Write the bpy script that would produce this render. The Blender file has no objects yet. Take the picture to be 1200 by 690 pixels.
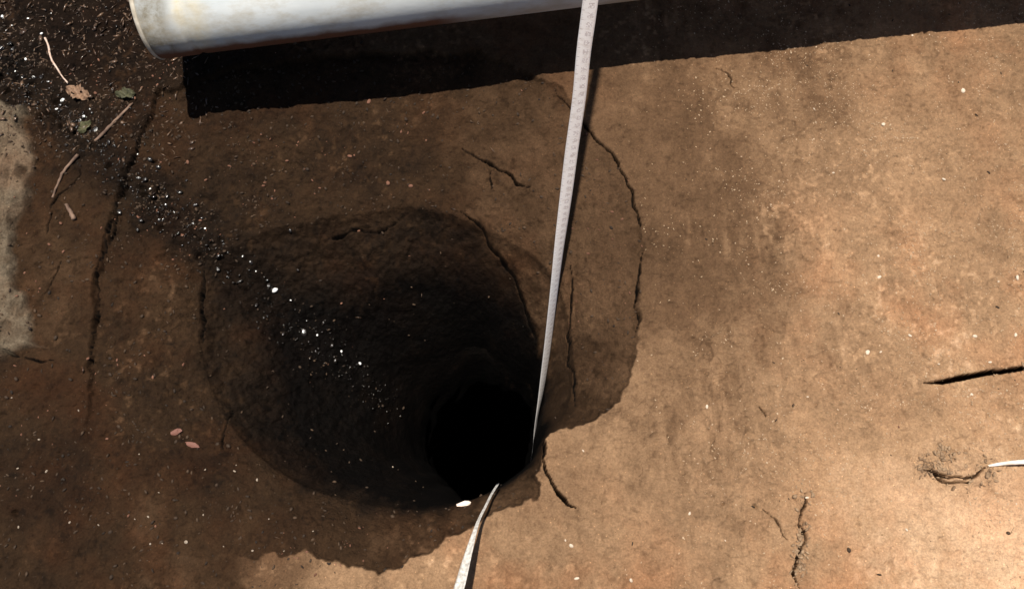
import bpy, bmesh, math, random
import numpy as np
from mathutils import Vector, Matrix
from mathutils.bvhtree import BVHTree
S = bpy.context.scene
COL = S.collection
rnd = random.Random(7)

# ------------------------------------------------------------------ camera
H = 1.05
TILT, ROLL = math.radians(17.2), math.radians(1.4)
cd = bpy.data.cameras.new('camera'); cam = bpy.data.objects.new('camera', cd); COL.objects.link(cam)
cd.sensor_width = 36; cd.lens = 30.0; cd.clip_start = 0.02; cd.clip_end = 500
CM = Matrix.Rotation(TILT, 4, 'X') @ Matrix.Rotation(ROLL, 4, 'Z')
CM.translation = Vector((0, 0, H))
cam.matrix_world = CM
S.camera = cam
S.render.resolution_x, S.render.resolution_y = 1024, 588

# ------------------------------------------------------------------ world, sun, exposure
SUN_E, SUN_AZ = math.radians(83.8), math.radians(347)    # azimuth clockwise from +Y
w = bpy.data.worlds.new('World'); S.world = w; w.use_nodes = True
nt = w.node_tree; sky = nt.nodes.new('ShaderNodeTexSky'); sky.sky_type = 'NISHITA'; sky.sun_disc = False
sky.sun_elevation = SUN_E; sky.sun_rotation = SUN_AZ
bg = nt.nodes['Background']; bg.inputs[1].default_value = 0.05
nt.links.new(sky.outputs[0], bg.inputs[0])
sl = bpy.data.lights.new('sun', 'SUN'); sl.energy = 5.0; sl.angle = math.radians(0.5); sl.color = (1.0, 0.95, 0.87)
sun = bpy.data.objects.new('sun', sl); COL.objects.link(sun)
sd = Vector((math.sin(SUN_AZ)*math.cos(SUN_E), math.cos(SUN_AZ)*math.cos(SUN_E), math.sin(SUN_E)))
sun.rotation_euler = sd.to_track_quat('Z', 'Y').to_euler(); sun.location = sd*5
vs = S.view_settings; vs.view_transform = 'Standard'; vs.look = 'None'; vs.gamma = 1; vs.exposure = 0.48
vs.use_curve_mapping = False

# ------------------------------------------------------------------ helpers
def ray(u, v):                       # direction through a point of the 1200x690 photograph
    d = Vector(((u-600)/1000.0, -(v-345)/1000.0, -1.0))
    return (CM.to_3x3() @ d).normalized()
def g(u, v, z=0.0):                  # the point at height z seen there
    d = ray(u, v); t = (z-H)/d.z
    return (d.x*t, d.y*t)
def gl(pts, z=0.0): return np.array([g(p[0], p[1], z) for p in pts])

def smooth(t): t = np.clip(t, 0, 1); return t*t*(3-2*t)
_lat = {}
def vn(x, y, scale, seed):           # smooth value noise, -1..1
    if seed not in _lat: _lat[seed] = np.random.RandomState(seed).rand(256, 256)*2-1
    L = _lat[seed]; X = x/scale+1000.37*(seed % 7); Y = y/scale+577.1*(seed % 5)
    xi = np.floor(X).astype(int); yi = np.floor(Y).astype(int)
    fx = X-xi; fy = Y-yi; fx = fx*fx*(3-2*fx); fy = fy*fy*(3-2*fy)
    a = L[xi & 255, yi & 255]; b = L[(xi+1) & 255, yi & 255]; c = L[xi & 255, (yi+1) & 255]; d = L[(xi+1) & 255, (yi+1) & 255]
    return (a*(1-fx)+b*fx)*(1-fy)+(c*(1-fx)+d*fx)*fy
def fbm(x, y, scale, seed, n=4, k=0.5):
    s = 0; a = 1; t = 0
    for i in range(n): s = s+a*vn(x, y, scale/2**i, seed+i*11); t += a; a *= k
    return s/t
def poly_dist(x, y, P, closed=True):
    d = np.full(x.shape, 1e9); n = len(P)
    for i in range(n if closed else n-1):
        a = P[i]; b = P[(i+1) % n]; e = b-a; L = max(e@e, 1e-12)
        t = np.clip(((x-a[0])*e[0]+(y-a[1])*e[1])/L, 0, 1)
        d = np.minimum(d, np.hypot(x-a[0]-t*e[0], y-a[1]-t*e[1]))
    return d
def inside(x, y, P):
    r = np.zeros(x.shape, bool); n = len(P)
    for i in range(n):
        a = P[i]; b = P[(i+1) % n]
        c = ((a[1] > y) != (b[1] > y))
        if a[1] != b[1]: r ^= c & (x < (b[0]-a[0])*(y-a[1])/(b[1]-a[1])+a[0])
    return r
def catmull(P, n=6, closed=True):
    P = np.array(P, float); m = len(P); out = []
    for i in range(m if closed else m-1):
        p0, p1, p2, p3 = (P[(i-1) % m], P[i], P[(i+1) % m], P[(i+2) % m]) if closed else (P[max(i-1, 0)], P[i], P[i+1], P[min(i+2, m-1)])
        for k in range(n):
            t = k/n
            out.append(0.5*((2*p1)+(-p0+p2)*t+(2*p0-5*p1+4*p2-p3)*t*t+(-p0+3*p1-3*p2+p3)*t**3))
    if not closed: out.append(P[-1])
    return np.array(out)

def tag(o, label=None, cat=None, group=None, kind=None):
    if label: o['label'] = label
    if cat: o['category'] = cat
    if group: o['group'] = group
    if kind: o['kind'] = kind
    return o
def link(name, me, mat=None, parent=None):
    o = bpy.data.objects.new(name, me); COL.objects.link(o)
    if mat and me is not None and not me.materials: me.materials.append(mat)
    if parent: o.parent = parent
    return o

# ------------------------------------------------------------------ materials
def newmat(name):
    m = bpy.data.materials.new(name); m.use_nodes = True
    return m, m.node_tree, m.node_tree.nodes['Principled BSDF']
def N(t, kind, **kw):
    n = t.nodes.new(kind)
    for k, v in kw.items():
        if k.startswith('i_'): n.inputs[k[2:].replace('_', ' ')].default_value = v
        else: setattr(n, k, v)
    return n
def ramp(t, src, stops):
    r = t.nodes.new('ShaderNodeValToRGB'); t.links.new(src, r.inputs[0])
    e = r.color_ramp.elements
    e[0].position, e[0].color = stops[0][0], (*stops[0][1], 1); e[1].position, e[1].color = stops[-1][0], (*stops[-1][1], 1)
    for p, c in stops[1:-1]:
        q = e.new(p); q.color = (*c, 1)
    return r
def mixc(t, fac, a, b, mode='MIX'):
    m = t.nodes.new('ShaderNodeMix'); m.data_type = 'RGBA'; m.blend_type = mode
    for k, s in ((0, fac), (6, a), (7, b)):
        if isinstance(s, (int, float)): m.inputs[k].default_value = s
        elif isinstance(s, tuple): m.inputs[k].default_value = (*s, 1)
        else: t.links.new(s, m.inputs[k])
    return m.outputs[2]
def math_(t, op, a, b=None):
    m = t.nodes.new('ShaderNodeMath'); m.operation = op
    for k, s in ((0, a), (1, b)):
        if s is None: continue
        if isinstance(s, (int, float)): m.inputs[k].default_value = s
        else: t.links.new(s, m.inputs[k])
    return m.outputs[0]

def soil_material():
    m, t, p = newmat('soil'); L = t.links.new
    co = N(t, 'ShaderNodeTexCoord').outputs['Object']
    def noise(sc, det=4, rough=0.6):
        n = N(t, 'ShaderNodeTexNoise'); n.inputs['Scale'].default_value = sc; n.inputs['Detail'].default_value = det
        n.inputs['Roughness'].default_value = rough; L(co, n.inputs['Vector']); return n.outputs['Fac']
    damp_shade = N(t, 'ShaderNodeAttribute', attribute_name='damp_and_shade').outputs['Fac']
    clay = N(t, 'ShaderNodeAttribute', attribute_name='clay').outputs['Fac']
    rust = N(t, 'ShaderNodeAttribute', attribute_name='rust').outputs['Fac']
    wob = math_(t, 'MULTIPLY', math_(t, 'SUBTRACT', noise(16, 7, 0.75), 0.5), 0.20)
    fac = math_(t, 'ADD', damp_shade, wob)
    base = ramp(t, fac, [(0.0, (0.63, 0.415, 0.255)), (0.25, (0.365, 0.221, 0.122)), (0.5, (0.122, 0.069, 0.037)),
                         (0.72, (0.037, 0.0200, 0.0100)), (0.87, (0.0125, 0.0075, 0.0045)), (1.0, (0.0022, 0.0015, 0.0011))]).outputs[0]  # the dark stops also carry the painted shade
    c = mixc(t, math_(t, 'MULTIPLY', clay, ramp(t, noise(40, 5, 0.7), [(0.35, (0.35,)*3), (0.6, (1,)*3)]).outputs[0]), base, (0.15, 0.115, 0.078))
    rf = math_(t, 'MULTIPLY', ramp(t, noise(9, 4, 0.6), [(0.45, (0, 0, 0)), (0.7, (1, 1, 1))]).outputs[0], 0.5)
    rf = math_(t, 'MULTIPLY', rf, rust)
    c = mixc(t, rf, c, mixc(t, 1.0, c, (1.25, 0.72, 0.5), 'MULTIPLY'))
    # fine mottling of grains
    g1 = ramp(t, noise(120, 6, 0.7), [(0.3, (0.86, 0.85, 0.84)), (0.5, (1, 1, 1)), (0.72, (1.13, 1.12, 1.1))]).outputs[0]
    c = mixc(t, 1.0, c, g1, 'MULTIPLY')
    g2 = ramp(t, noise(430, 3, 0.7), [(0.32, (0.6, 0.58, 0.56)), (0.5, (1, 1, 1)), (0.68, (1.45, 1.45, 1.42))]).outputs[0]
    c = mixc(t, 0.5, c, g2, 'MULTIPLY')
    v = N(t, 'ShaderNodeTexVoronoi'); v.inputs['Scale'].default_value = 210; v.inputs['Randomness'].default_value = 1; L(co, v.inputs['Vector'])
    spk = ramp(t, v.outputs['Distance'], [(0.10, (1, 1, 1)), (0.2, (0, 0, 0))]).outputs[0]
    sel = ramp(t, N(t, 'ShaderNodeSeparateColor').outputs[0], [(0, (0, 0, 0)), (1, (1, 1, 1))])
    sc = sel.inputs[0].links[0].from_node; L(v.outputs['Color'], sc.inputs[0])
    sel.color_ramp.elements[0].position = 0.80; sel.color_ramp.elements[1].position = 0.86
    sf = math_(t, 'MULTIPLY', math_(t, 'MULTIPLY', spk, sel.outputs[0]), 0.9)
    c = mixc(t, sf, c, mixc(t, 1.0, c, (1.9, 1.8, 1.7), 'MULTIPLY'))
    L(c, p.inputs['Base Color'])
    r = ramp(t, fac, [(0.3, (0.95,)*3), (1.0, (0.78,)*3)]).outputs[0]; L(r, p.inputs['Roughness'])
    p.inputs['Specular IOR Level'].default_value = 0.06
    b1 = N(t, 'ShaderNodeBump'); b1.inputs['Strength'].default_value = 0.9; b1.inputs['Distance'].default_value = 0.0032
    L(noise(330, 6, 0.75), b1.inputs['Height'])
    b2 = N(t, 'ShaderNodeBump'); b2.inputs['Strength'].default_value = 0.7; b2.inputs['Distance'].default_value = 0.005
    L(noise(90, 5, 0.6), b2.inputs['Height']); L(b1.outputs[0], b2.inputs['Normal'])
    L(b2.outputs[0], p.inputs['Normal'])
    return m
SOIL = soil_material()

def plain(name, c1, c2, scale=200, rough=0.85, spec=0.3, bump=0.3, coat=0.0):
    m, t, p = newmat(name)
    co = N(t, 'ShaderNodeTexCoord').outputs['Object']
    n = N(t, 'ShaderNodeTexNoise'); n.inputs['Scale'].default_value = scale; n.inputs['Detail'].default_value = 5
    t.links.new(co, n.inputs['Vector'])
    r = ramp(t, n.outputs['Fac'], [(0.35, c1), (0.65, c2)])
    t.links.new(r.outputs[0], p.inputs['Base Color'])
    p.inputs['Roughness'].default_value = rough; p.inputs['Specular IOR Level'].default_value = spec
    p.inputs['Coat Weight'].default_value = coat; p.inputs['Coat Roughness'].default_value = 0.08
    if bump:
        b = N(t, 'ShaderNodeBump'); b.inputs['Strength'].default_value = bump; b.inputs['Distance'].default_value = 0.0006
        t.links.new(n.outputs['Fac'], b.inputs['Height']); t.links.new(b.outputs[0], p.inputs['Normal'])
    return m

# ------------------------------------------------------------------ the ground with the collapse and the shaft
ZR = -0.055
OUT_PX = [(185, 108), (152, 185), (124, 265), (107, 335), (104, 430), (98, 520), (130, 600), (200, 648), (290, 655), (360, 650), (398, 660),
          (440, 676), (480, 658), (515, 638), (556, 620), (580, 600), (610, 596), (629, 585), (636, 556), (640, 512), (690, 492), (728, 474),
          (744, 430), (751, 350), (753, 280), (740, 222), (705, 165), (655, 98), (560, 60), (420, 60), (280, 78)]
IN_PX = [(268, 292), (318, 268), (380, 255), (440, 246), (495, 243), (548, 258), (602, 284), (645, 322), (666, 375), (672, 430),
         (665, 475), (638, 514), (626, 540), (598, 564), (550, 586), (495, 597), (430, 590), (350, 565), (285, 515), (245, 450), (233, 385), (238, 325)]
P_OUT = gl(OUT_PX, -0.004); P_IN = catmull(gl(IN_PX, ZR), 5)
ZT = -0.29                            # height at which the bowl turns into the plumb shaft
P_TH = gl([(549+86*math.cos(a), 496-85*math.sin(a)) for a in np.linspace(0, 6.283, 48, False)], ZT)
CEN = P_TH.mean(axis=0)
def polar(P):
    a = np.arctan2(P[:, 1]-CEN[1], P[:, 0]-CEN[0]); r_ = np.hypot(P[:, 1]-CEN[1], P[:, 0]-CEN[0])
    o_ = np.argsort(a); a, r_ = a[o_], r_[o_]
    return np.r_[a[-3:]-2*np.pi, a, a[:3]+2*np.pi], np.r_[r_[-3:], r_, r_[:3]]
ang, rad = polar(P_IN); angt, radt = polar(P_TH)

STEP = 0.0014
def axis(a, b, far):
    core = np.arange(a, b, STEP); e = []; s = STEP; x = 0
    while x < far: s *= 1.10; x += s; e.append(x)
    e = np.array(e)
    return np.r_[(a-e)[::-1], core, core[-1]+e]
xs = axis(-0.80, 0.80, 60); ys = axis(-0.09, 0.83, 60)
X, Y = np.meshgrid(xs, ys, indexing='xy')
NX, NY = len(xs), len(ys)
wx = X+0.004*vn(X, Y, 0.02, 3)+0.0012*vn(X, Y, 0.006, 4); wy = Y+0.004*vn(X, Y, 0.02, 5)+0.0012*vn(X, Y, 0.006, 6)
near = (abs(X) < 0.9) & (Y > -0.2) & (Y < 0.95)
do = np.full(X.shape, 1.0); io = np.zeros(X.shape, bool)
ox, oy = wx+0.0035*vn(X, Y, 0.009, 7)+0.0015*vn(X, Y, 0.004, 9), wy+0.0035*vn(X, Y, 0.009, 8)+0.0015*vn(X, Y, 0.004, 10)
do[near] = poly_dist(ox[near], oy[near], P_OUT); io[near] = inside(ox[near], oy[near], P_OUT)
th = np.arctan2(Y-CEN[1], X-CEN[0]); R = np.interp(th, ang, rad); r = np.hypot(X-CEN[0], Y-CEN[1])
RT = np.minimum(np.interp(th, angt, radt), 0.93*R)
ct, st_ = np.cos(th), np.sin(th)
RT = RT*(1+0.08*vn(ct*0.1, st_*0.1, 0.05, 12)+0.05*vn(ct*0.1, st_*0.1, 0.02, 13)); RT = np.minimum(RT, 0.96*R)
din = np.maximum(r-R, 0); inn = r < R; ii = r < RT
tt = np.where(io, do/(do+din+1e-6), 0)
Z = np.zeros(X.shape)
amp = 1+0.5*smooth((-X-0.1)/0.3)+0.5*smooth((X-0.1)/0.15)
Z += 0.010*fbm(X, Y, 0.30, 21, 3)*np.where(near, 1, 0.4)
fine = np.where(near, 1, 0)
fur = (0.0026*fbm(X, Y, 0.045, 31, 3)+0.0022*fbm(X, Y, 0.014, 41, 3, 0.7)+0.0013*fbm(X, Y, 0.005, 55, 2, .7))*amp
fur += 0.0024*fbm(X, Y*0.28, 0.009, 57, 3, 0.6)*smooth((X+0.05)/0.2)*(0.6+0.8*vn(X, Y, 0.12, 58))      # fine drag marks of the swept dry side
clump = np.clip(fbm(X, Y, 0.009, 59, 2)*2.2-0.35, 0, 1); fur += 0.0016*clump*np.clip(0.5+1.2*vn(X, Y, 0.06, 60), 0, 1)
Z += fine*fur
step_ = (0.009+0.003*vn(X, Y, 0.02, 62))*smooth(do/0.004)*(1-0.9*smooth((-0.17-X)/0.08)*smooth((0.20-Y)/0.1))*(1-0.7*smooth(X/0.06)*smooth((Y-0.28)/0.08))
Z = np.where(io, Z-step_-(-ZR-0.006)*smooth(tt*0.5)*2*0.5/0.5*0.5-0.0*tt, Z)
# slope from the outer crack to the rim (concave, bowl-like) and an intermediate ledge
bowl = np.where(io, (-ZR-0.006)*(0.15*tt+0.85*tt**1.7), 0)
Z = np.where(io, fine*fur+0.010*fbm(X, Y, 0.30, 21, 3)*(1-tt)-step_-bowl, Z)

# cracks: (pixels, height, half width m, depth m)
CR = [
 ([(186, 108), (150, 190), (135, 240), (122, 268), (110, 320), (112, 350), (104, 395), (107, 440)], 0, 0.0011, 0.012),
 ([(136, 243), (130, 262), (121, 285)], 0, 0.0014, 0.010),
 ([(645, 96), (665, 120), (690, 152), (712, 175), (728, 200), (741, 226), (748, 262), (752, 290)], 0, 0.0013, 0.013),
 ([(752, 290), (751, 330), (747, 362), (745, 400)], 0, 0.0012, 0.006),
 ([(536, 162), (560, 178), (590, 192), (606, 210), (622, 212)], -0.01, 0.0015, 0.012),
 ([(572, 190), (577, 215)], -0.01, 0.0008, 0.005),
 ([(668, 298), (670, 350), (669, 408), (676, 440), (672, 480)], -0.025, 0.0011, 0.007),
 ([(636, 508), (638, 530), (640, 552), (648, 566), (656, 580), (664, 592), (674, 602)], -0.002, 0.0023, 0.036),
 ([(648, 352), (644, 420), (640, 470)], -0.04, 0.0012, 0.006),
 ([(235, 300), (229, 350), (233, 378), (232, 402)], -0.04, 0.0016, 0.012),
 ([(264, 470), (261, 500), (262, 530)], -0.04, 0.0013, 0.010),
 ([(378, 268), (410, 262), (440, 262), (470, 250)], -0.045, 0.0014, 0.009),
 ([(540, 258), (570, 285), (602, 322), (622, 362), (634, 400)], -0.10, 0.0018, 0.012),
 ([(1078, 449), (1105, 447), (1135, 441), (1165, 436), (1215, 430), (1260, 420)], 0, 0.0038, 0.040),
 ([(1084, 550), (1096, 553), (1110, 559), (1124, 561), (1140, 556), (1152, 549)], 0, 0.0022, 0.016),
 ([(1090, 545), (1100, 560), (1118, 568), (1135, 563)], 0, 0.0016, 0.010),
 ([(942, 575), (938, 612), (941, 630), (936, 652), (930, 672), (938, 695)], 0, 0.0020, 0.014),
 ([(890, 590), (915, 618), (928, 640)], 0, 0.0009, 0.004),
 ([(887, 478), (896, 488)], 0, 0.0016, 0.010),
 ([(838, 74), (850, 88), (864, 106)], 0, 0.0010, 0.005),
 ([(1186, 16), (1196, 32)], 0, 0.0012, 0.006),
 ([(960, 420), (945, 460), (935, 520), (942, 575)], 0, 0.0007, 0.0010),
 ([(100, 190), (85, 215), (60, 240), (50, 280)], 0, 0.0011, 0.006),
 ([(75, 290), (62, 325), (45, 350)], 0, 0.0012, 0.006),
 ([(0, 412), (40, 420), (62, 424)], 0, 0.0015, 0.008),
 ([(1066, 600), (1070, 640), (1066, 690)], 0, 0.0007, 0.0010),
]
crk = np.zeros(X.shape)
for pts, z0, hw, dep in CR:
    P = gl(pts, z0); a = P.min(0)-0.02; b = P.max(0)+0.02
    j0, j1 = np.searchsorted(ys, a[1]), np.searchsorted(ys, b[1]); i0, i1 = np.searchsorted(xs, a[0]), np.searchsorted(xs, b[0])
    sx, sy = wx[j0:j1, i0:i1], wy[j0:j1, i0:i1]
    if pts[0][0] == 1078: sx, sy = 0.8*X[j0:j1, i0:i1]+0.2*sx, 0.8*Y[j0:j1, i0:i1]+0.2*sy
    d = poly_dist(sx, sy, P, False)
    # taper at both ends, breaks along the way
    L = np.hypot(*(P[-1]-P[0])); q = np.minimum(np.hypot(sx-P[0, 0], sy-P[0, 1]), np.hypot(sx-P[-1, 0], sy-P[-1, 1]))
    f = smooth(0.25+q/(0.28*L+1e-6))*(0.85+(0.1 if pts[0][0] == 1078 else 0.45)*vn(sx, sy, 0.013, 77))
    ww = np.maximum(hw*f, 1e-5)
    crk[j0:j1, i0:i1] = np.maximum(crk[j0:j1, i0:i1], 1.7*dep*np.clip(f, 0.1, 1)*np.clip(1.1-d/ww, 0, 1))
    Z[j0:j1, i0:i1] += 0.0012*np.exp(-(d/(3.2*hw))**2)*f
Z -= crk
# crumbly mound where the stick breaks out
c = g(1122, 545); d = np.hypot((wx-c[0])/1.6, wy-c[1]); md = smooth(1.4-d/0.020)
Z += md*(0.005+0.004*fbm(X, Y, 0.010, 101, 3, 0.6)); 
c = g(938, 640); d = np.hypot((wx-c[0]), (wy-c[1])/4); Z += smooth(1.4-d/0.018)*0.003*fbm(X, Y, 0.009, 103, 3, 0.6)
# small pits
for (u, v, s) in [(893, 483, 3), (886, 591, 3.2), (848, 588, 2.6), (228, 272, 4), (241, 290, 4), (262, 312, 5), (16, 600, 4), (103, 605, 3), (745, 360, 3),
                  (747, 290, 2.6), (1128, 530, 3), (1112, 537, 3), (671, 410, 3.4), (674, 322, 2.4), (942, 612, 3), (936, 652, 3.4), (490, 322, 3), (20, 92, 7), (40, 100, 8), (60, 135, 8), (120, 180, 7), (108, 175, 5), (190, 255, 6)]:
    c = g(u, v, 0 if abs(u-440) > 320 else -0.03); d = np.hypot(wx-c[0], wy-c[1])
    Z -= 0.007*np.exp(-(d/(s*0.00075))**4)
for k in range(46):
    t_ = rnd.random(); u = -10+450*t_+rnd.gauss(0, 14); v = 75+365*t_+rnd.gauss(0, 14)
    c = g(u, v, -0.02 if u > 180 else 0); d = np.hypot(wx-c[0], wy-c[1]); Z -= np.where(inn, 0.4, 1)*0.009*np.exp(-(d/rnd.uniform(0.002, 0.0055))**4)
# crumbly rough ground at upper left and along the wet trail
rough = np.zeros(X.shape)
TR = gl([(-20, 70), (60, 130), (150, 210), (215, 265), (262, 300), (320, 350), (380, 395), (430, 440)], -0.02)
dt = np.full(X.shape, 1.0); dt[near] = poly_dist(wx[near], wy[near], TR, False)
rough = smooth(1.3-dt/0.05)
topleft = smooth((Y-0.47)/0.10)*smooth((-X-0.40)/0.10)
rough = np.maximum(rough, topleft*0.9)
Z += fine*rough*(0.0035*fbm(X, Y, 0.016, 91, 3, 0.6)+0.0016*np.abs(vn(X, Y, 0.006, 95)))
# pale clay hump along the left edge
CL = gl([(-40, 90), (30, 125), (40, 180), (34, 240), (22, 300), (34, 340), (58, 412), (-40, 425)], 0.0)
dc = np.full(X.shape, 1.0); ic = np.zeros(X.shape, bool)
cx_, cy_ = X+0.012*vn(X, Y, 0.03, 15)+0.005*vn(X, Y, 0.01, 16), Y+0.012*vn(X, Y, 0.03, 17)
dc[near] = poly_dist(cx_[near], cy_[near], CL); ic[near] = inside(cx_[near], cy_[near], CL)
clay = np.where(ic, smooth(dc/0.012), 0)
Z += 0.010*clay*(1+0.4*vn(X*4, Y, 0.03, 18))

# inside the inner rim: a bowl that steepens down to the throat
tb = np.clip((R-r)/np.maximum(R-RT, 1e-4), 0, 1)
bowlz = ZR-0.004-0.006*smooth(tb/0.07)+(ZT-ZR+0.006)*(0.66*tb+0.14*tb**2.0+0.20*tb**6)
bn = 0.012*fbm(X, Y, 0.07, 61, 3)*smooth(tb/0.3)+0.007*np.abs(fbm(X, Y, 0.030, 67, 3))*smooth(tb/0.2)
Z = np.where(inn, bowlz+bn*(1-smooth((tb-0.8)/0.2)*0.6)+fur*1.8-crk+rough*fine*0.0030*fbm(X, Y, 0.014, 97, 3, 0.6), Z)
# the shaft: cells inside the throat run down the wall
rho = np.clip(r/RT, 0, 1); s = 1-rho; FL = 0.84
q = np.clip(s/FL, 0, 1)
dep = 0.05*q+2.0*q**1.9
wn = fbm(ct*0.12+dep*0.6, st_*0.12+dep, 0.07, 61, 4, 0.55)
lip = smooth(q/0.08)
Rw = RT*(1-0.46*(0.5-0.5*np.cos(th+0.78))*(1-np.exp(-dep/0.09))+0.03*smooth(dep/0.3)-0.10*smooth(dep/1.6))+0.005*wn*lip
Rw = np.where(s > FL, Rw*np.clip(rho/(1-FL), 0, 1), Rw)
XX = np.where(ii, CEN[0]+Rw*ct, X); YY = np.where(ii, CEN[1]+Rw*st_, Y)
ZZ = np.where(ii, ZT-0.004-dep+bn*0.4*(1-lip)+fur*(1-lip), Z)
# ---------------------------------------------------------------- soil tone: damp plus shade painted into the colour, darker left and in the collapse
OUT_SHADE = [(1000, 300, 0.32), (1100, 640, 0.10), (1180, 680, 0.04), (850, 300, 0.49), (775, 300, 0.58), (830, 200, 0.50), (790, 150, 0.54), (780, 230, 0.55), (900, 130, 0.42), (1100, 80, 0.40), (1190, 40, 0.39),
 (1100, 200, 0.33), (1000, 450, 0.34), (1150, 450, 0.27), (850, 500, 0.38), (850, 600, 0.36), (950, 650, 0.26), (1000, 600, 0.20), (700, 550, 0.38), (770, 480, 0.44),
 (620, 640, 0.36), (500, 680, 0.35), (400, 686, 0.34), (330, 675, 0.49), (250, 675, 0.71), (50, 670, 0.78), (50, 550, 0.81), (60, 450, 0.75), (60, 330, 0.71),
 (60, 150, 0.79), (60, 50, 0.87), (140, 50, 0.87), (150, 120, 0.83), (690, 660, 0.35), (760, 640, 0.36), (600, 20, 0.61), (900, 20, 0.47)]
IN_SHADE = [(700, 430, 0.66), (710, 250, 0.59), (700, 180, 0.60), (640, 240, 0.67), (725, 350, 0.58), (600, 150, 0.67), (450, 180, 0.79), (300, 200, 0.80), (250, 150, 0.81), (160, 350, 0.76),
 (150, 250, 0.80), (150, 500, 0.80), (200, 600, 0.69), (300, 620, 0.71), (440, 650, 0.70), (520, 615, 0.69), (600, 585, 0.63), (300, 300, 0.84), (235, 450, 0.84), (250, 380, 0.84), (300, 400, 0.93), (290, 480, 0.93),
 (400, 320, 0.84), (540, 330, 0.80), (600, 420, 0.84), (560, 480, 0.96), (350, 450, 0.98), (450, 550, 0.98), (330, 540, 0.93), (400, 520, 0.98), (400, 450, 0.98), (480, 420, 1.03), (480, 500, 1.13), (470, 540, 1.13), (540, 400, 1.03), (620, 470, 0.98), (500, 575, 1.03), (570, 575, 0.93), (655, 430, 0.72)]
def idw(ctl, msk):
    msk = np.ones(X.shape, bool)
    out = np.full(X.shape, 0.45); x_, y_ = np.clip(wx, -3, 3)[msk], np.clip(wy, -3, 3)[msk]; num = 0; den = 0
    for u, v, m_ in ctl:
        c = g(u, v); k = 1/((x_-c[0])**2+(y_-c[1])**2+0.0009)**1.6; num = num+k*m_; den = den+k
    out[msk] = num/den; return out
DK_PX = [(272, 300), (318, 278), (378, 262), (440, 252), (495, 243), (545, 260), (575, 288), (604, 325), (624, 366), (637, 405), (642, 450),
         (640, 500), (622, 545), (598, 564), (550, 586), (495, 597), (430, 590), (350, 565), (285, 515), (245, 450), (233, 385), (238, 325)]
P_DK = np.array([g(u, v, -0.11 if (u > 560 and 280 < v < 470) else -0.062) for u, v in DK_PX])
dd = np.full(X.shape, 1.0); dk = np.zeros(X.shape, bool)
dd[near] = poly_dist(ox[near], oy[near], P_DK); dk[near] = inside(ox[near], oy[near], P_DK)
ring = [c for c in IN_SHADE if c[2] < 0.80 and not (c[0] > 500 and 300 < c[1] < 345)]+[(200, 500, .78), (230, 560, .80), (400, 625, .76), (340, 600, .80), (520, 612, .72), (655, 430, .72), (655, 350, .64), (650, 480, .76), (590, 270, .66), (250, 240, .80)]
core = [c for c in IN_SHADE if c[2] >= 0.78 and c[0] > 234]
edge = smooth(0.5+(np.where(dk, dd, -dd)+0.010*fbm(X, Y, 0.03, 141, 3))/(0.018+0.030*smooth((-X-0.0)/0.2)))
m_in = idw(ring, near)*(1-edge)+(idw(core, near)+0.26*smooth((tb-0.25)/0.55))*edge  # bowl shade painted in, deepening toward the throat
damp_shade = np.where(io, idw(OUT_SHADE, near)*(1-smooth(do/0.003))+m_in*smooth(do/0.003), idw(OUT_SHADE, near))
damp_shade = np.where(ii, 1.05+0.1*smooth(dep/0.3), damp_shade)  # darkness of the shaft painted onto its wall
drag = smooth((X-0.12)/0.08)*smooth((0.62-X)/0.2)
damp_shade += drag*0.10*fbm(X+0.08*Y, Y*0.22, 0.010, 131, 3, 0.6)*np.clip(0.4+1.2*vn(X, Y, 0.07, 132), 0, 1)
damp_shade += 0.08*smooth(1-np.abs(fbm(X, Y, 0.045, 133, 3, 0.6))/0.022)*np.clip(0.1+1.3*vn(X, Y, 0.10, 134), 0, 1)*(~inn)     # hairline cracks in the crust
damp_shade -= 0.12*np.clip(fbm(X, Y, 0.008, 135, 2, 0.7)*2.6-0.5, 0, 1)*np.clip(0.3+1.3*vn(X, Y, 0.09, 136), 0, 1)          # dry flakes
damp_shade += 0.05*np.clip(fbm(X, Y, 0.007, 137, 2, 0.7)*2.6-0.6, 0, 1)
damp_shade += 0.045*fbm(X+0.1*Y, Y*0.45, 0.05, 76, 3)*(X > -0.1)
damp_shade += 0.03*fbm(X, Y, 0.11, 71, 3)+0.05*fbm(X, Y, 0.02, 75, 3)+0.04*rough+0.045*smooth(1.2-dt/0.04)
damp_shade = np.clip(damp_shade, 0, 1)
damp_shade = np.clip(damp_shade+0.45*smooth(crk/0.008), 0, 1)       # shade inside the cracks painted into the soil colour
rust = np.clip(0.5+0.6*vn(X, Y, 0.2, 73)+0.5*smooth((-X-0.2)/0.2), 0, 1)

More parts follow.
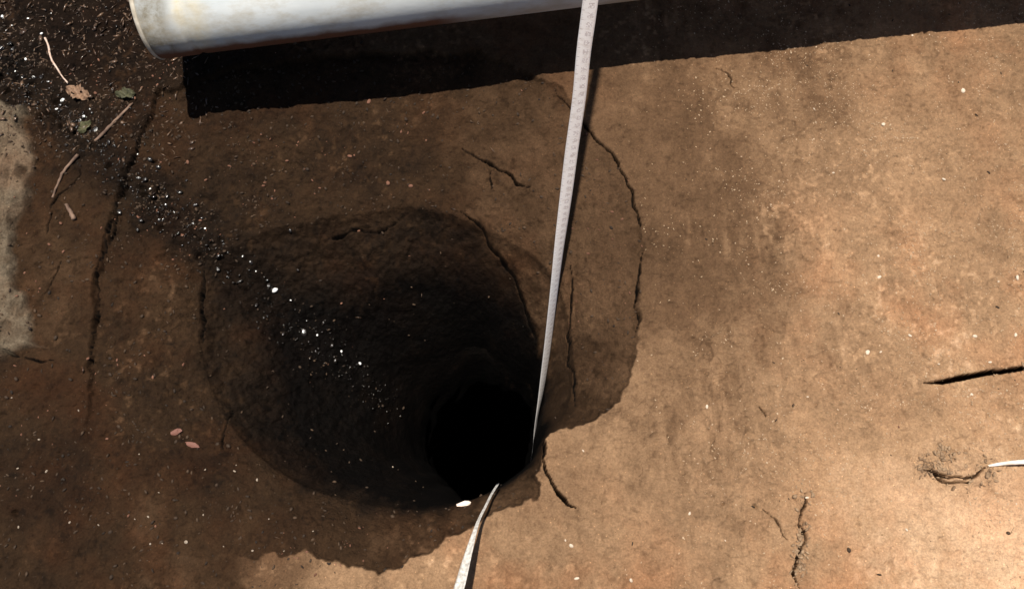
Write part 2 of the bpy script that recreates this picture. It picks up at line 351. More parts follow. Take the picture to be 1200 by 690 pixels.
def grid_mesh(name, XX, YY, ZZ):
    ny, nx = XX.shape; me = bpy.data.meshes.new(name)
    co = np.empty((ny*nx, 3), np.float32); co[:, 0] = XX.ravel(); co[:, 1] = YY.ravel(); co[:, 2] = ZZ.ravel()
    me.vertices.add(ny*nx); me.vertices.foreach_set('co', co.ravel())
    idx = np.arange(ny*nx, dtype=np.int32).reshape(ny, nx)
    f = np.stack([idx[:-1, :-1], idx[:-1, 1:], idx[1:, 1:], idx[1:, :-1]], -1).reshape(-1, 4)
    me.loops.add(f.size); me.loops.foreach_set('vertex_index', f.ravel())
    me.polygons.add(len(f)); me.polygons.foreach_set('loop_start', np.arange(0, f.size, 4, dtype=np.int32))
    me.update(calc_edges=True); me.polygons.foreach_set('use_smooth', np.ones(len(f), bool))
    return me
gm = grid_mesh('ground', XX, YY, ZZ)
for nm, a in (('damp_and_shade', damp_shade), ('clay', clay), ('rust', rust)):
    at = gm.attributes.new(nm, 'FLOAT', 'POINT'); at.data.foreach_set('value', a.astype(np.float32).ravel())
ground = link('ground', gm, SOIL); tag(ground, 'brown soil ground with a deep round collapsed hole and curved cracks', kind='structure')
bpy.context.view_layer.update()
BVH = BVHTree.FromObject(ground, bpy.context.evaluated_depsgraph_get())
def hit(u, v):
    l, n, i, d = BVH.ray_cast(Vector((0, 0, H)), ray(u, v)); return l, n
def drop(x, y):
    l, n, i, d = BVH.ray_cast(Vector((x, y, 0.3)), Vector((0, 0, -1))); return l, n

# ------------------------------------------------------------------ pebbles, grit, crumbs
def pebble_mesh(name, seed, sub=2, flat=0.7, rough=0.22):
    bm = bmesh.new(); bmesh.ops.create_icosphere(bm, subdivisions=sub, radius=1)
    R_ = random.Random(seed); ax = [Vector((R_.gauss(0, 1), R_.gauss(0, 1), R_.gauss(0, 1))).normalized() for _ in range(7)]
    am = [R_.uniform(-rough, rough) for _ in ax]
    for v in bm.verts:
        k = 1+sum(a*max(0, v.co.normalized().dot(x))**2 for a, x in zip(am, ax))
        v.co *= k; v.co.z *= flat
        v.co.x *= 1.2
    me = bpy.data.meshes.new(name); bm.to_mesh(me); bm.free()
    me.polygons.foreach_set('use_smooth', np.ones(len(me.polygons), bool))
    return me
def scatter_mesh(name, mat, n, weight, size, seed, label, shape='grain', sink=0.25):
    """many tiny grains too small to pick apart, one mesh"""
    rs = np.random.RandomState(seed)
    wgt = weight*near; cdf = np.cumsum(wgt.ravel()); pick = np.searchsorted(cdf, rs.rand(n)*cdf[-1])
    base = pebble_mesh('tmp', seed, 1 if shape == 'grain' else 1)
    bv = np.array([v.co[:] for v in base.vertices]); bf = np.array([p.vertices[:] for p in base.polygons]); bpy.data.meshes.remove(base)
    P = np.stack([XX.ravel()[pick], YY.ravel()[pick], ZZ.ravel()[pick]], 1)
    sz = size[0]+(size[1]-size[0])*rs.rand(n)**2.5
    V = []; F = []
    for i in range(n):
        A = rs.rand(3)*6.28
        M = np.array((Matrix.Rotation(A[0], 3, 'Z') @ Matrix.Rotation(A[1]*0.3, 3, 'X')))
        sc = sz[i]*(np.array([1, rs.uniform(0.5, 1), rs.uniform(0.45, 0.9)]) if shape == 'grain' else np.array([1.6, rs.uniform(0.3, 1.0), 0.12]))
        V.append((bv*sc)@M.T+P[i]+np.array([0, 0, sz[i]*sink])); F.append(bf+i*len(bv))
    V = np.concatenate(V); F = np.concatenate(F)
    me = bpy.data.meshes.new(name); me.vertices.add(len(V)); me.vertices.foreach_set('co', V.astype(np.float32).ravel())
    me.loops.add(F.size); me.loops.foreach_set('vertex_index', F.astype(np.int32).ravel())
    me.polygons.add(len(F)); me.polygons.foreach_set('loop_start', np.arange(0, F.size, 3, dtype=np.int32)); me.update(calc_edges=True)
    me.polygons.foreach_set('use_smooth', np.ones(len(F), bool))
    o = link(name, me, mat); tag(o, label, 'gravel' if shape == 'grain' else 'leaf litter', kind='stuff'); return o
M_DRY = plain('dry_grit', (0.27, 0.17, 0.09), (0.52, 0.38, 0.25), 60, 0.9)
M_DARK = plain('dark_crumbs', (0.016, 0.010, 0.006), (0.062, 0.036, 0.019), 40, 0.8)  # darker crumbs to go with the darker soil
M_RED = plain('brick_crumbs', (0.10, 0.04, 0.022), (0.19, 0.09, 0.055), 60, 0.8)
M_WET = plain('wet_stone', (0.004, 0.003, 0.0025), (0.022, 0.016, 0.011), 300, 0.2, 0.5, 0.3, 0.25)
M_PALE = plain('pale_stone', (0.42, 0.32, 0.22), (0.66, 0.55, 0.43), 150, 0.6, 0.4, 0.2)
M_BEIGE = plain('beige_stone', (0.15, 0.11, 0.075), (0.36, 0.29, 0.22), 250, 0.7, 0.3, 0.2)
M_LIT = plain('leaf_litter', (0.035, 0.018, 0.010), (0.13, 0.075, 0.042), 35, 0.4, 0.5, 0.3, 0.35)
wr = smooth((X-0.08)/0.4)*(~io)
scatter_mesh('dry_grit', M_DRY, 11000, wr*(0.3+np.clip(fbm(X, Y, 0.07, 81, 3)*3, 0, 2)), (0.0004, 0.0015), 1, 'loose pale grit sprinkled over the dry soil on the right')
wc = np.zeros(X.shape)
for pts, rr in (([(1084, 548), (1100, 556), (1125, 562), (1150, 552)], 0.012), ([(1105, 532), (1135, 535)], 0.010), ([(942, 575), (938, 612), (936, 652), (932, 690)], 0.007), ([(1160, 438), (1200, 433)], 0.007)):
    d = poly_dist(X[near], Y[near], gl(pts), False); wc[near] = np.maximum(wc[near], np.exp(-(d/rr)**2))
scatter_mesh('soil_crumbs', plain('tan_crumbs', (0.15, 0.09, 0.05), (0.33, 0.22, 0.13), 60, 0.9), 700, wc*(0.2+np.clip(fbm(X, Y, 0.03, 85, 3)*3, 0, 2)), (0.0006, 0.0032), 8, 'tan soil crumbs lying along the cracks and broken edges')
wl = (smooth((-0.12-X)/0.1)*0.35+io*0.35+rough*1.2+0.01)*np.where(ii, 0.02, np.where(inn, 0.10, 0.7))
scatter_mesh('dark_crumbs', M_DARK, 6500, wl*(0.35+np.clip(fbm(X, Y, 0.05, 82, 3)*2.5, 0, 2)), (0.0006, 0.0030), 2, 'dark soil crumbs over the left side and around the hole')
scatter_mesh('brick_crumbs', M_RED, 500, wl*(np.clip(fbm(X, Y, 0.09, 84, 3)*3, 0.02, 2)), (0.0006, 0.0026), 3, 'reddish crumbs among the dark soil of the left side')
scatter_mesh('wet_gravel', M_WET, 1300, (rough**2*smooth(1.1-dt/0.045)+0.05*topleft)*np.where(ii, 0.1, np.where(inn, 0.6, 1)), (0.0006, 0.0026), 4, 'tiny wet glistening gravel in the trail running down into the hole')
scatter_mesh('leaf_litter', M_LIT, 1500, topleft*(~ii)+0.004*(X < 0), (0.0014, 0.0042), 5, 'brown leaf litter flakes covering the upper left corner', 'flake')

def pebbles(name, pts, mat, label, group, size, seed, cat='pebble'):
    R_ = random.Random(seed); mes = [pebble_mesh(name, seed+k, 2, 0.6, 0.45) for k in range(6)]
    for m_ in mes: m_.materials.append(mat)
    for k, p in enumerate(pts):
        l, n = hit(p[0], p[1]); sz = R_.uniform(*size)*(p[2] if len(p) > 2 else 1)
        o = bpy.data.objects.new(name, mes[k % 6]); COL.objects.link(o)
        o.location = l+n*sz*0.35; o.scale = (sz, sz*R_.uniform(0.7, 1), sz*R_.uniform(0.7, 1))
        o.rotation_euler = (R_.uniform(-.4, .4), R_.uniform(-.4, .4), R_.uniform(0, 6.28))
        SPOTS.append((o, label, p[0], p[1])); tag(o, label, cat, group)
SPOTS = []
LEFT = [(14, 466), (92, 481), (46, 515), (21, 548), (163, 532), (22, 617), (82, 612), (115, 615), (218, 634), (301, 562, 1.1), (277, 545), (186, 577), (158, 608), (190, 636), (296, 645), (367, 622), (315, 608), (55, 552), (174, 605), (240, 550), (460, 547, .9), (238, 603), (176, 637), (262, 640), (333, 645), (275, 552)]
pebbles('pebble', LEFT, M_BEIGE, 'tiny pale pebble on dark soil at lower left', 'pale pebbles on the dark soil at lower left', (0.0009, 0.0018), 11)
RIGHT = [(663, 633, 1.1), (669, 639), (676, 677, 1.3), (740, 680), (683, 528), (1069, 42), (1089, 41), (1128, 107, 1.2), (954, 128), (1106, 210, 1.4), (1100, 426, 1.4), (1016, 413, 1.4), (1032, 413, 1.5), (1066, 393, 1.2), (1142, 394, 1.2), (1192, 326, 1.3), (1160, 424), (1190, 392), (946, 465, 1.3), (1029, 300), (1030, 325), (946, 583), (1138, 462), (808, 601), (850, 633), (828, 476), (1170, 330), (560, 145, .5), (1191, 590), (1062, 620), (976, 203), (1035, 146)]
pebbles('pebble', RIGHT, M_PALE, 'tiny pale pebble on the dry tan soil right of the hole', 'pale pebbles on the dry soil', (0.0010, 0.0022), 21)
UPPER = [(496, 133, 1.2), (478, 156), (481, 218, 1.2), (410, 183), (415, 182), (470, 155), (432, 120), (269, 195), (220, 190), (241, 211), (500, 165), (455, 215), (420, 270, .8), (480, 300, .8), (400, 355, .7), (450, 350, .6)]
pebbles('pebble', UPPER, M_RED, 'small reddish pebble on the shaded slope between pipe and hole', 'reddish pebbles above the hole', (0.0016, 0.003), 31)
WET = [(3, 20), (2, 57, 1.4), (15, 58), (11, 52, 1.2), (27, 91), (39, 92), (48, 91), (56, 96), (74, 117, 1.3), (70, 124), (98, 137, 1.2), (92, 141), (112, 153, 1.2), (157, 115), (152, 127), (127, 168), (134, 171), (161, 181), (162, 209), (170, 210, 1.2), (140, 249, 1.2), (164, 258), (161, 269), (195, 229), (194, 240), (209, 273), (260, 281, 1.3), (262, 286), (322, 339, 1.5), (312, 328), (315, 333), (294, 307), (292, 316), (332, 391), (360, 375), (379, 378), (356, 389, 1.3), (421, 426, 1.1), (410, 430, .8), (392, 423), (255, 300), (255, 315), (348, 316), (340, 270), (370, 412), (388, 405), (186, 196), (210, 225), (228, 240), (176, 188), (237, 255), (205, 250), (180, 230), (300, 357), (280, 330), (308, 372), (186, 258), (218, 212)]
pebbles('wet_pebble', WET, M_WET, 'small wet glinting pebble in the wet trail from upper left into the hole', 'wet pebbles along the trail into the hole', (0.0018, 0.0038), 41)
GL = [(260, 281), (322, 339, 1.5), (313, 328, .8), (360, 375, 1.1), (356, 389, .9), (379, 378, .8), (421, 426, 1.2), (162, 209), (170, 210), (140, 249), (161, 181, .8), (195, 229, .7), (98, 137, 1.1), (93, 141), (74, 117, 1.5), (112, 153, 1.1), (57, 96, 1.1), (39, 91), (27, 91, .8), (15, 58, 1.1), (2, 57, 1.7), (10, 52, 1.2), (3, 20, 1.4), (127, 168), (134, 171), (157, 115), (152, 127), (14, 30, .7), (48, 40, 1.2), (209, 273, .6), (30, 70), (84, 104, .8), (66, 128), (105, 128, .7), (18, 84, .8), (146, 146, .7), (176, 222, .8), (226, 262, .7), (240, 268, .8), (284, 300, .7), (300, 318, .8), (340, 352, .8), (372, 392, .8), (400, 412, .7), (33, 22, .8), (60, 16, .6), (8, 36, 1.1)]
pebbles('white_glint', GL, plain('glint_white', (0.7, 0.68, 0.64), (0.88, 0.87, 0.84), 300, 0.25, 0.6, 0.0, 0.6), 'tiny white painted glint among the wet gravel left of the hole', 'painted glints in the wet trail', (0.0013, 0.0022), 51)  # white chips stand in for glints along the trail

# ------------------------------------------------------------------ tubes and ribbons
def tube(name, pts, rads, mat, parent=None, seg=10, bumpy=0.0, seed=0):
    R_ = random.Random(seed); pts = [Vector(p) for p in pts]; V = []; F = []
    for i, p in enumerate(pts):
        d = (pts[min(i+1, len(pts)-1)]-pts[max(i-1, 0)]).normalized()
        a = d.cross(Vector((0, 0, 1))); a = a.normalized() if a.length > 1e-3 else Vector((1, 0, 0)); b = d.cross(a)
        for k in range(seg):
            t = 2*math.pi*k/seg; rr = rads[i]*(1+R_.uniform(-bumpy, bumpy))
            V.append(p+a*math.cos(t)*rr+b*math.sin(t)*rr)
    n = len(pts)
    for i in range(n-1):
        for k in range(seg): F.append((i*seg+k, i*seg+(k+1) % seg, (i+1)*seg+(k+1) % seg, (i+1)*seg+k))
    F.append(tuple(range(seg))[::-1]); F.append(tuple(range((n-1)*seg, n*seg)))
    me = bpy.data.meshes.new(name); me.from_pydata(V, [], F); me.update()
    me.polygons.foreach_set('use_smooth', np.ones(len(me.polygons), bool))
    return link(name, me, mat, parent)

# ------------------------------------------------------------------ pipe
def pipe_material():
    m, t, p = newmat('pipe_plastic'); L = t.links.new
    co = N(t, 'ShaderNodeTexCoord').outputs['Object']
    sx = N(t, 'ShaderNodeSeparateXYZ'); L(co, sx.inputs[0])
    def noise(sc, stretch=(1, 1, 1), det=5, rough=.6):
        mp = N(t, 'ShaderNodeMapping'); mp.inputs['Scale'].default_value = stretch; L(co, mp.inputs[0])
        n = N(t, 'ShaderNodeTexNoise'); n.inputs['Scale'].default_value = sc; n.inputs['Detail'].default_value = det; n.inputs['Roughness'].default_value = rough
        L(mp.outputs[0], n.inputs['Vector']); return n.outputs['Fac']
    base = ramp(t, noise(14, (0.35, 1, 1)), [(0.3, (0.38, 0.42, 0.44)), (0.6, (0.58, 0.60, 0.59))]).outputs[0]
    xx = math_(t, 'ADD', sx.outputs[0], math_(t, 'MULTIPLY', math_(t, 'SUBTRACT', noise(30), 0.5), 0.03))
    cream = ramp(t, math_(t, 'MULTIPLY', xx, 5.0), [(0.20, (0, 0, 0)), (0.28, (1, 1, 1)), (0.36, (1, 1, 1)), (0.46, (0, 0, 0))]).outputs[0]
    c = mixc(t, math_(t, 'MULTIPLY', cream, ramp(t, noise(35, (1, 1, 1), 6, .7), [(0.35, (0.1,)*3), (0.65, (0.9,)*3)]).outputs[0]), base, (0.58, 0.52, 0.38))
    dirt = ramp(t, math_(t, 'MULTIPLY', xx, 5.0), [(0.0, (1, 1, 1)), (0.16, (1, 1, 1)), (0.25, (0, 0, 0))]).outputs[0]
    dn = ramp(t, noise(60, (1, 1, 1), 6, .7), [(0.3, (0.25,)*3), (0.62, (1,)*3)]).outputs[0]
    c = mixc(t, math_(t, 'MULTIPLY', math_(t, 'MULTIPLY', dirt, dn), 0.95), c, (0.17, 0.145, 0.10))
    sm = ramp(t, noise(22, (0.5, 1, 1), 6, .7), [(0.50, (0,)*3), (0.68, (1,)*3)]).outputs[0]
    c = mixc(t, math_(t, 'MULTIPLY', sm, 0.6), c, (0.36, 0.30, 0.20))
    # brown underside shade and ground reflection painted into the pipe colour
    under_shade = ramp(t, math_(t, 'ADD', math_(t, 'MULTIPLY', sx.outputs[2], 1/0.16), math_(t, 'ADD', 0.5, math_(t, 'MULTIPLY', math_(t, 'SUBTRACT', noise(40), 0.5), 0.1))), [(0.42, (1,)*3), (0.50, (0,)*3)]).outputs[0]
    under_shade = math_(t, 'MULTIPLY', under_shade, ramp(t, xx, [(0.36, (1,)*3), (0.42, (0.15,)*3)]).outputs[0])
    c = mixc(t, under_shade, c, (0.16, 0.075, 0.045))
    L(c, p.inputs['Base Color']); p.inputs['Roughness'].default_value = 0.65; p.inputs['Specular IOR Level'].default_value = 0.25
    b = N(t, 'ShaderNodeBump'); b.inputs['Strength'].default_value = 0.25; b.inputs['Distance'].default_value = 0.001; L(noise(80), b.inputs['Height']); L(b.outputs[0], p.inputs['Normal'])
    return m
PIPE_R = 0.060; PZ = 0.125
PA = Vector((*g(174, 12, PZ), PZ)); PZ2 = 0.158; PB = Vector((*g(1200, -113, PZ2), PZ2))
pd = (PB-PA).normalized(); PLEN = 2.6
pr = bpy.data.objects.new('pipe', None); COL.objects.link(pr); pr.location = PA
pr.rotation_euler = pd.to_track_quat('X', 'Z').to_euler()
tag(pr, 'thick white plastic pipe lying across the top with a dirty grey left end', 'pipe')
def lathe(name, prof, mat, parent, seg=96):
    V = []; F = []; n = len(prof)
    for (x, rr) in prof:
        for k in range(seg):
            t = 2*math.pi*k/seg; V.append((x, rr*math.cos(t), rr*math.sin(t)))
    for i in range(n):
        for k in range(seg):
            j = (i+1) % n; F.append((i*seg+k, j*seg+k, j*seg+(k+1) % seg, i*seg+(k+1) % seg))
    me = bpy.data.meshes.new(name); me.from_pydata(V, [], F); me.update(); me.polygons.foreach_set('use_smooth', np.ones(len(F), bool))
    o = link(name, me, mat, parent); return o
MP = pipe_material()
R0 = PIPE_R
prof = [(0.001, R0-.003), (0.004, R0), (0.010, R0+.0005), (0.050, R0+.0005), (0.053, R0-.0015), (0.058, R0-.0015), (0.062, R0), (0.12, R0), (0.6, R0), (PLEN, R0), (PLEN, R0-.006), (0.6, R0-.006), (0.03, R0-.006), (0.001, R0-.005)]
lathe('barrel', prof, MP, pr)
lathe('end_rim', [(-0.0015, R0-.0035), (0.0, R0-.001), (0.004, R0+.0016), (0.0055, R0+.0008), (0.0055, R0-.002), (0.0, R0-.0055)], plain('pipe_rim', (0.40, 0.35, 0.27), (0.60, 0.54, 0.44), 90, 0.6), pr)
# the pipe lies on two rough blocks beyond the frame
for t_, lab in ((2.30, 'rough grey block carrying the far end of the pipe'), (1.55, 'rough grey block carrying the pipe beyond the right edge')):
    c = PA+pd*t_; c = c+Vector((0, 0.0, 0))
    bm = bmesh.new(); bmesh.ops.create_cube(bm, size=1); bmesh.ops.bevel(bm, geom=bm.edges[:], offset=0.08, segments=2, affect='EDGES')
    me = bpy.data.meshes.new('support_block'); bm.to_mesh(me); bm.free()
    hh = c.z-PIPE_R+0.004; o = link('support_block', me, plain('block_stone', (0.14, 0.12, 0.10), (0.24, 0.21, 0.18), 60, 0.9)); o.scale = (0.10, 0.055, hh); o.location = (c.x, c.y+0.012, hh/2-0.003)
    o.rotation_euler = (0, 0, math.atan2(pd.y, pd.x)); tag(o, lab, 'block')
# ------------------------------------------------------------------ hanging measuring tape
def tape_material():
    m, t, p = newmat('tape_white'); L = t.links.new
    uv = N(t, 'ShaderNodeUVMap').outputs[0]; s_ = N(t, 'ShaderNodeSeparateXYZ'); L(uv, s_.inputs[0])
    u, v = s_.outputs[0], s_.outputs[1]          # u across 0..1, v along in cm
    def band(x, lo, hi):
        return math_(t, 'MULTIPLY', math_(t, 'GREATER_THAN', x, lo), math_(t, 'LESS_THAN', x, hi))
    fr = math_(t, 'FRACT', v)
    tick = math_(t, 'MULTIPLY', math_(t, 'LESS_THAN', fr, 0.08), band(u, 0.05, 0.22))
    fr2 = math_(t, 'FRACT', math_(t, 'MULTIPLY', v, 2.0))
    tick2 = math_(t, 'MULTIPLY', math_(t, 'LESS_THAN', fr2, 0.10), band(u, 0.05, 0.12))
    # printed figures, too small and worn to read
    mp = N(t, 'ShaderNodeMapping'); mp.inputs['Scale'].default_value = (5, 4.2, 1); L(uv, mp.inputs[0])
    vo = N(t, 'ShaderNodeTexVoronoi'); vo.feature = 'DISTANCE_TO_EDGE'; vo.inputs['Scale'].default_value = 1; L(mp.outputs[0], vo.inputs['Vector'])
    stroke = math_(t, 'LESS_THAN', vo.outputs['Distance'], 0.12)
    fg = math_(t, 'MULTIPLY', stroke, math_(t, 'MULTIPLY', band(fr, 0.25, 0.8), band(u, 0.42, 0.82)))
    mk = math_(t, 'MAXIMUM', math_(t, 'MAXIMUM', tick, tick2), fg)
    c = mixc(t, math_(t, 'MULTIPLY', mk, 0.38), (0.90, 0.85, 0.82), (0.25, 0.15, 0.16))
    n = N(t, 'ShaderNodeTexNoise'); n.inputs['Scale'].default_value = 2.2; L(uv, n.inputs['Vector'])
    c = mixc(t, math_(t, 'MULTIPLY', ramp(t, n.outputs['Fac'], [(0.5, (0,)*3), (0.75, (1,)*3)]).outputs[0], 0.4), c, (0.50, 0.40, 0.33))
    L(c, p.inputs['Base Color']); p.inputs['Roughness'].default_value = 0.5
    tr = N(t, 'ShaderNodeBsdfTranslucent'); L(mixc(t, 1.0, c, (1.1, 1.12, 1.12), 'MULTIPLY'), tr.inputs[0])
    mx = N(t, 'ShaderNodeMixShader'); mx.inputs[0].default_value = 0.12; L(p.outputs[0], mx.inputs[1]); L(tr.outputs[0], mx.inputs[2])
    L(mx.outputs[0], t.nodes['Material Output'].inputs[0])
    return m
M_TAPE = tape_material()
M_EDGE = plain('tape_back', (0.012, 0.010, 0.009), (0.03, 0.025, 0.02), 100, 0.7)
def ribbon(name, pts, widths, dirs, mat, thick=0.0006, curve=0.0, parent=None, na=6):
    """strip along pts; dirs = across-vectors; slightly cupped cross-section"""
    V = []; F = []; UVs = []; n = len(pts); ln = 0; m_ = na+1
    for i, p in enumerate(pts):
        p = Vector(p); t_ = (Vector(pts[min(i+1, n-1)])-Vector(pts[max(i-1, 0)])).normalized()
        a = Vector(dirs[i]); a = (a-t_*a.dot(t_)).normalized(); nn = a.cross(t_).normalized()
        if i: ln += (p-Vector(pts[i-1])).length
        for side in (0, 1):
            for k in range(m_):
                q = k/na; V.append(p+a*(q-0.5)*widths[i]+nn*(curve*widths[i]*(1-(2*q-1)**2)-side*thick)); UVs.append((q, ln*100))
    K = 2*m_
    for i in range(n-1):
        for k in range(na):
            a0 = i*K+k; F.append((a0, a0+1, a0+1+K, a0+K)); b0 = a0+m_; F.append((b0+1, b0, b0+K, b0+1+K))
        F.append((i*K+m_, i*K, i*K+K, i*K+K+m_)); F.append((i*K+na, i*K+na+m_, i*K+na+m_+K, i*K+na+K))
    for e in (0, n-1):
        for k in range(na):
            q_ = (e*K+k, e*K+k+m_, e*K+k+m_+1, e*K+k+1); F.append(q_ if e == 0 else q_[::-1])
    me = bpy.data.meshes.new(name); me.from_pydata(V, [], F); me.update()
    uvl = me.uv_layers.new(name='UVMap')
    for lp in me.loops: uvl.data[lp.index].uv = UVs[lp.vertex_index]
    me.polygons.foreach_set('use_smooth', np.ones(len(me.polygons), bool))
    return link(name, me, mat, parent)
# the tape hangs plumb: its picture runs to the point straight below the camera
LY, LK = 0.335, 0.42                            # the taut tape leans: y = LY + LK*z
fx, fy = g(651, 330, 0)
TW = 0.0144
def tape_at(u, v):                               # point of the leaning plane seen at (u, v)
    d = ray(u, v); t = (LY+LK*H)/(d.y-LK*d.z); return Vector((d.x*t, d.y*t, H+d.z*t))
tp = [tape_at(u, v) for u, v in [(692, 0), (684, 60), (678.5, 115), (670, 175), (663, 230), (655, 290), (648, 350), (641, 410), (634, 460), (628, 495)]]
up = (tp[0]-tp[3]).normalized()
bot = [tp[-1]+Vector((0.0, -0.03, -0.12)), tp[-1]+Vector((0.0, -0.05, -0.5))]
full = [tp[0]+up*0.95, tp[0]+up*0.5, tp[0]+up*0.2]+tp+bot
full = [Vector(p) for p in catmull([p[:] for p in full], 5, False)]
tr_ = bpy.data.objects.new('measuring_tape', None); COL.objects.link(tr_); tr_.location = (fx, fy, 0)
tag(tr_, 'long white measuring tape with faint printed marks hanging down into the hole', 'measuring tape')
acr = Vector((1, 0, 0))
loc = [p-tr_.location for p in full]
dirs = []
for i, p in enumerate(loc):
    a = 0.10+0.12*math.sin(i*0.33)+1.05*min(1, max(0, -(p.z-0.28)/0.55)); dirs.append(Vector((math.cos(a), math.sin(a), 0)))
rb = ribbon('band', loc, [TW]*len(loc), dirs, M_TAPE, curve=-0.06, parent=tr_)

# strap on the ground in front of the hole
sp = [((584, 567), -0.015, 0.003), ((577, 578), 0.010, 0.003), ((570, 592), 0.035, 0.003), ((562, 608), 0.055, 0.0035), ((557, 622), 0.070, 0.005), ((551, 642), 0.085, 0.008), ((545, 664), 0.098, 0.0105), ((538, 690), 0.110, 0.0125), ((527, 725), 0.13, 0.013), ((510, 770), 0.14, 0.013), ((480, 850), 0.10, 0.013), ((450, 940), 0.04, 0.013), ((425, 1010), 0.004, 0.013)]
sp3 = [Vector((*g(p[0], p[1], z), z)) for p, z, w_ in sp]
s3 = catmull([p[:] for p in sp3], 4, False); sw = np.interp(np.linspace(0, len(sp)-1, len(s3)), range(len(sp)), [w_ for _, _, w_ in sp])
M_STRAP = plain('dusty_strap', (0.36, 0.33, 0.29), (0.66, 0.62, 0.56), 260, 0.75)
so = ribbon('ground_strap', s3, list(sw), [Vector((1, 0.4, 0.25))]*len(s3), M_STRAP, thick=0.0012, curve=0.1)
tag(so, 'dusty pale strap running from the near rim of the hole toward the bottom edge', 'strap')

# ------------------------------------------------------------------ twigs, root, leaf, chips
def ground_tube(name, px, r0, r1, mat, lift=0.5, seed=0, bumpy=0.30):
    pts = []
    c = catmull([(*p, 0) for p in px], 4, False)
    for k, p in enumerate(c):
        l, n = hit(p[0], p[1]); rr = r0+(r1-r0)*k/(len(c)-1); pts.append((l+Vector((0, 0, rr*lift)), rr))
    zs = [p[0].z for p in pts]
    for k in range(1, len(pts)-1): pts[k][0].z = max(zs[k], (zs[k-1]+zs[k+1])/2)
    return tube(name, [p[0] for p in pts], [p[1] for p in pts], mat, None, 8, bumpy, seed)
M_TWIG = plain('dry_twig', (0.40, 0.27, 0.20), (0.62, 0.47, 0.38), 200, 0.7)
M_ROOT = plain('brown_root', (0.07, 0.04, 0.027), (0.20, 0.125, 0.085), 90, 0.75)
tag(ground_tube('twig', [(54, 46), (58, 56), (61, 70), (67, 80), (74, 91), (80, 98)], 0.0016, 0.0010, M_TWIG, 1.6, 1), 'thin pale bent twig in the leaf litter at upper left', 'twig')
tag(ground_tube('root', [(62, 232), (70, 212), (78, 198), (92, 182)], 0.0013, 0.0022, M_ROOT, 0.8, 2), 'short brownish root on the soil below the leaf litter', 'root')
tag(ground_tube('root', [(78, 240), (84, 250), (88, 258)], 0.0020, 0.0030, M_ROOT, 0.8, 3), 'stubby pinkish root end near the pale clay at left', 'root')
tag(ground_tube('root', [(112, 166), (128, 150), (142, 136), (156, 122)], 0.0022, 0.0014, M_ROOT, 0.7, 4), 'straight brownish root along the crack left of the pipe end', 'root')
# stick half buried at right edge
M_STICK = plain('pale_stick', (0.62, 0.50, 0.40), (0.82, 0.74, 0.66), 150, 0.6)
sc_ = [Vector((*g(u, v, z), z)) for u, v, z in [(1150, 547, 0.000), (1162, 545, 0.006), (1178, 542.5, 0.0095), (1200, 541, 0.012), (1230, 540, 0.014), (1262, 538, 0.013), (1330, 533, 0.010), (1410, 527, 0.006)]]
st = tube('stick', [Vector(p) for p in catmull([p[:] for p in sc_], 4, False)], list(np.interp(np.arange(29), [0, 20, 28], [0.0010, 0.0042, 0.0030])), M_STICK, None, 10, 0.06, 5)
tag(st, 'pale dry stick poking out of the cracked soil at the right edge', 'stick')
# leaf
def leaf(u, v, size, rz, mat, label, holes=True):
    l, n = hit(u, v); V = []; F = []; na, nb = 14, 8
    for i in range(na+1):
        a = i/na; wdt = size*0.42*math.sin(math.pi*min(1, a*0.92+0.05))**0.7*(1+0.28*math.sin(i*2.3+size*900)*math.sin(i*1.1))
        for j in range(nb+1):
            b = (j/nb-0.5)*2; x = (a-0.5)*size*1.3; y = b*wdt*(1 if b > 0 else 0.75)+0.12*size*(a-0.5)**2
            V.append((x, y, 0.0015+0.25*abs(b)*wdt*0.5+0.0022*math.sin(a*9+b*3)))
    for i in range(na):
        for j in range(nb):
            if holes and ((i, j) in ((4, 2), (5, 2), (9, 5), (8, 5))): continue
            k = i*(nb+1)+j; F.append((k, k+1, k+nb+2, k+nb+1))
    me = bpy.data.meshes.new('leaf'); me.from_pydata(V, [], F); me.update()
    bm = bmesh.new(); bm.from_mesh(me); bmesh.ops.solidify(bm, geom=bm.faces[:], thickness=0.0003); bm.to_mesh(me); bm.free()
    o = link('leaf', me, mat); o.location = l+Vector((0, 0, 0.002)); o.rotation_euler = (0.1, 0.1, rz); tag(o, label, 'leaf')
leaf(92, 111, 0.026, -0.35, plain('tan_leaf', (0.11, 0.06, 0.035), (0.25, 0.15, 0.09), 320, 0.6), 'small tan dead leaf with two holes at the end of the pale twig')
leaf(148, 112, 0.020, 0.1, plain('green_leaf', (0.03, 0.03, 0.015), (0.085, 0.08, 0.042), 400, 0.6), 'small dull green leaf fragment left of the pipe end', False)
leaf(101, 150, 0.017, 1.1, plain('olive_leaf', (0.05, 0.05, 0.022), (0.11, 0.10, 0.05), 400, 0.6), 'small olive leaf fragment beside the wet gravel', False)
def chip(u, v, sz, rz, mat, label, sc=(1.6, .8, .5), cat='stone chip'):
    me = pebble_mesh('stone_chip', int(u), 1, 0.7, 0.8); me.polygons.foreach_set('use_smooth', np.zeros(len(me.polygons), bool))
    l, n = hit(u, v); o = link('stone_chip', me, mat); o.location = l+n*sz*0.3; o.scale = [sz*k for k in sc]; o.rotation_euler = (0.1, 0, rz); tag(o, label, cat)
M_PINK = plain('pink_chip', (0.09, 0.035, 0.025), (0.22, 0.10, 0.07), 250, 0.7)
M_CREAM = plain('cream_chip', (0.70, 0.50, 0.38), (0.85, 0.72, 0.60), 250, 0.6)
chip(543, 592, 0.0052, 0.3, M_CREAM, 'pale cream chip lying on the near rim of the hole left of the strap')
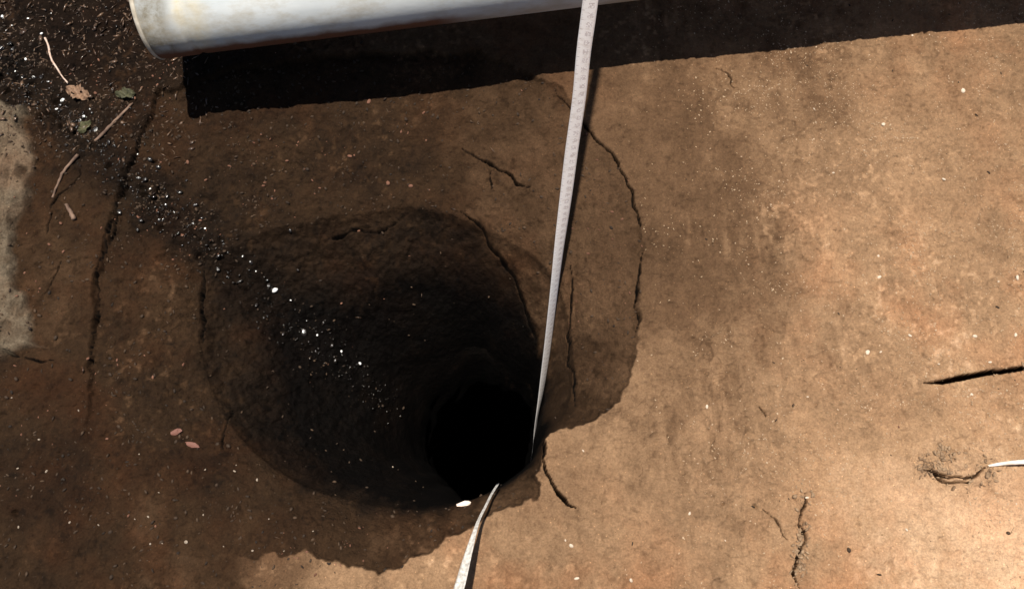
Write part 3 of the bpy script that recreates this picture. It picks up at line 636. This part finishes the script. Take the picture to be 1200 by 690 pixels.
chip(207, 507, 0.005, 0.6, M_PINK, 'pink stone chip at the left side of the hole, upper of the pair')
chip(225, 522, 0.0048, -0.3, M_PINK, 'pink stone chip at the left side of the hole, lower of the pair')
chip(558, 617, 0.0022, 0.9, M_CREAM, 'tiny pale chip touching the strap at the shade edge', (1.1, .9, .7))

# labels of the pebbles: each told by the landmark it lies nearest to
MARKS = [('the bent pale twig', 66, 75), ('the tan dead leaf', 92, 111), ('the left end of the pipe', 165, 40), ('the lower right corner', 1200, 690), ('the right edge crack', 1130, 442), ('the pale half buried stick', 1165, 546),
 ('the cream chip on the rim', 543, 592), ('the pair of pink chips', 216, 515), ('the lower left corner', 0, 690), ('the pale strap', 545, 664), ('the short slanting crack', 580, 185), ('the hanging tape', 672, 150),
 ('the long left crack', 108, 360), ('the curved right crack', 748, 270), ('the jagged crack', 650, 570), ('the black hole center', 560, 490), ('the pale clay patch', 15, 250), ('the upper right corner', 1200, 0),
 ('the crumbly vertical crack', 937, 640), ('the left rim of the hole', 233, 370), ('the upper rim of the hole', 430, 260), ('the pipe shadow corner', 205, 148), ('the upper left corner', 0, 0)]
bins = {}
for o, lab, u, v in SPOTS:
    n_, mu, mv = min(MARKS, key=lambda m: math.hypot(m[1]-u, m[2]-v)); a = math.degrees(math.atan2(mv-v, u-mu)) % 360
    w_ = ['right of', 'upper right of', 'above', 'upper left of', 'left of', 'lower left of', 'below', 'lower right of'][int((a+22.5)//45) % 8]
    kind = lab.split(' in ')[0].split(' on ')[0].split(' among ')[0]
    bins.setdefault((kind, w_, n_), []).append((math.hypot(mu-u, mv-v), o))
ORD = ['nearest', 'second nearest', 'third nearest', 'fourth nearest', 'fifth nearest', 'sixth nearest', 'seventh nearest', 'eighth nearest', 'ninth nearest', 'tenth nearest', 'eleventh nearest', 'farthest']
for (kind, w_, n_), l_ in bins.items():
    l_.sort(key=lambda q_: q_[0])
    for k, (d_, o) in enumerate(l_):
        o['label'] = f'{kind} {w_} {n_}' if len(l_) == 1 else f'{kind} {w_} {n_}, {ORD[min(k, 11)]}'
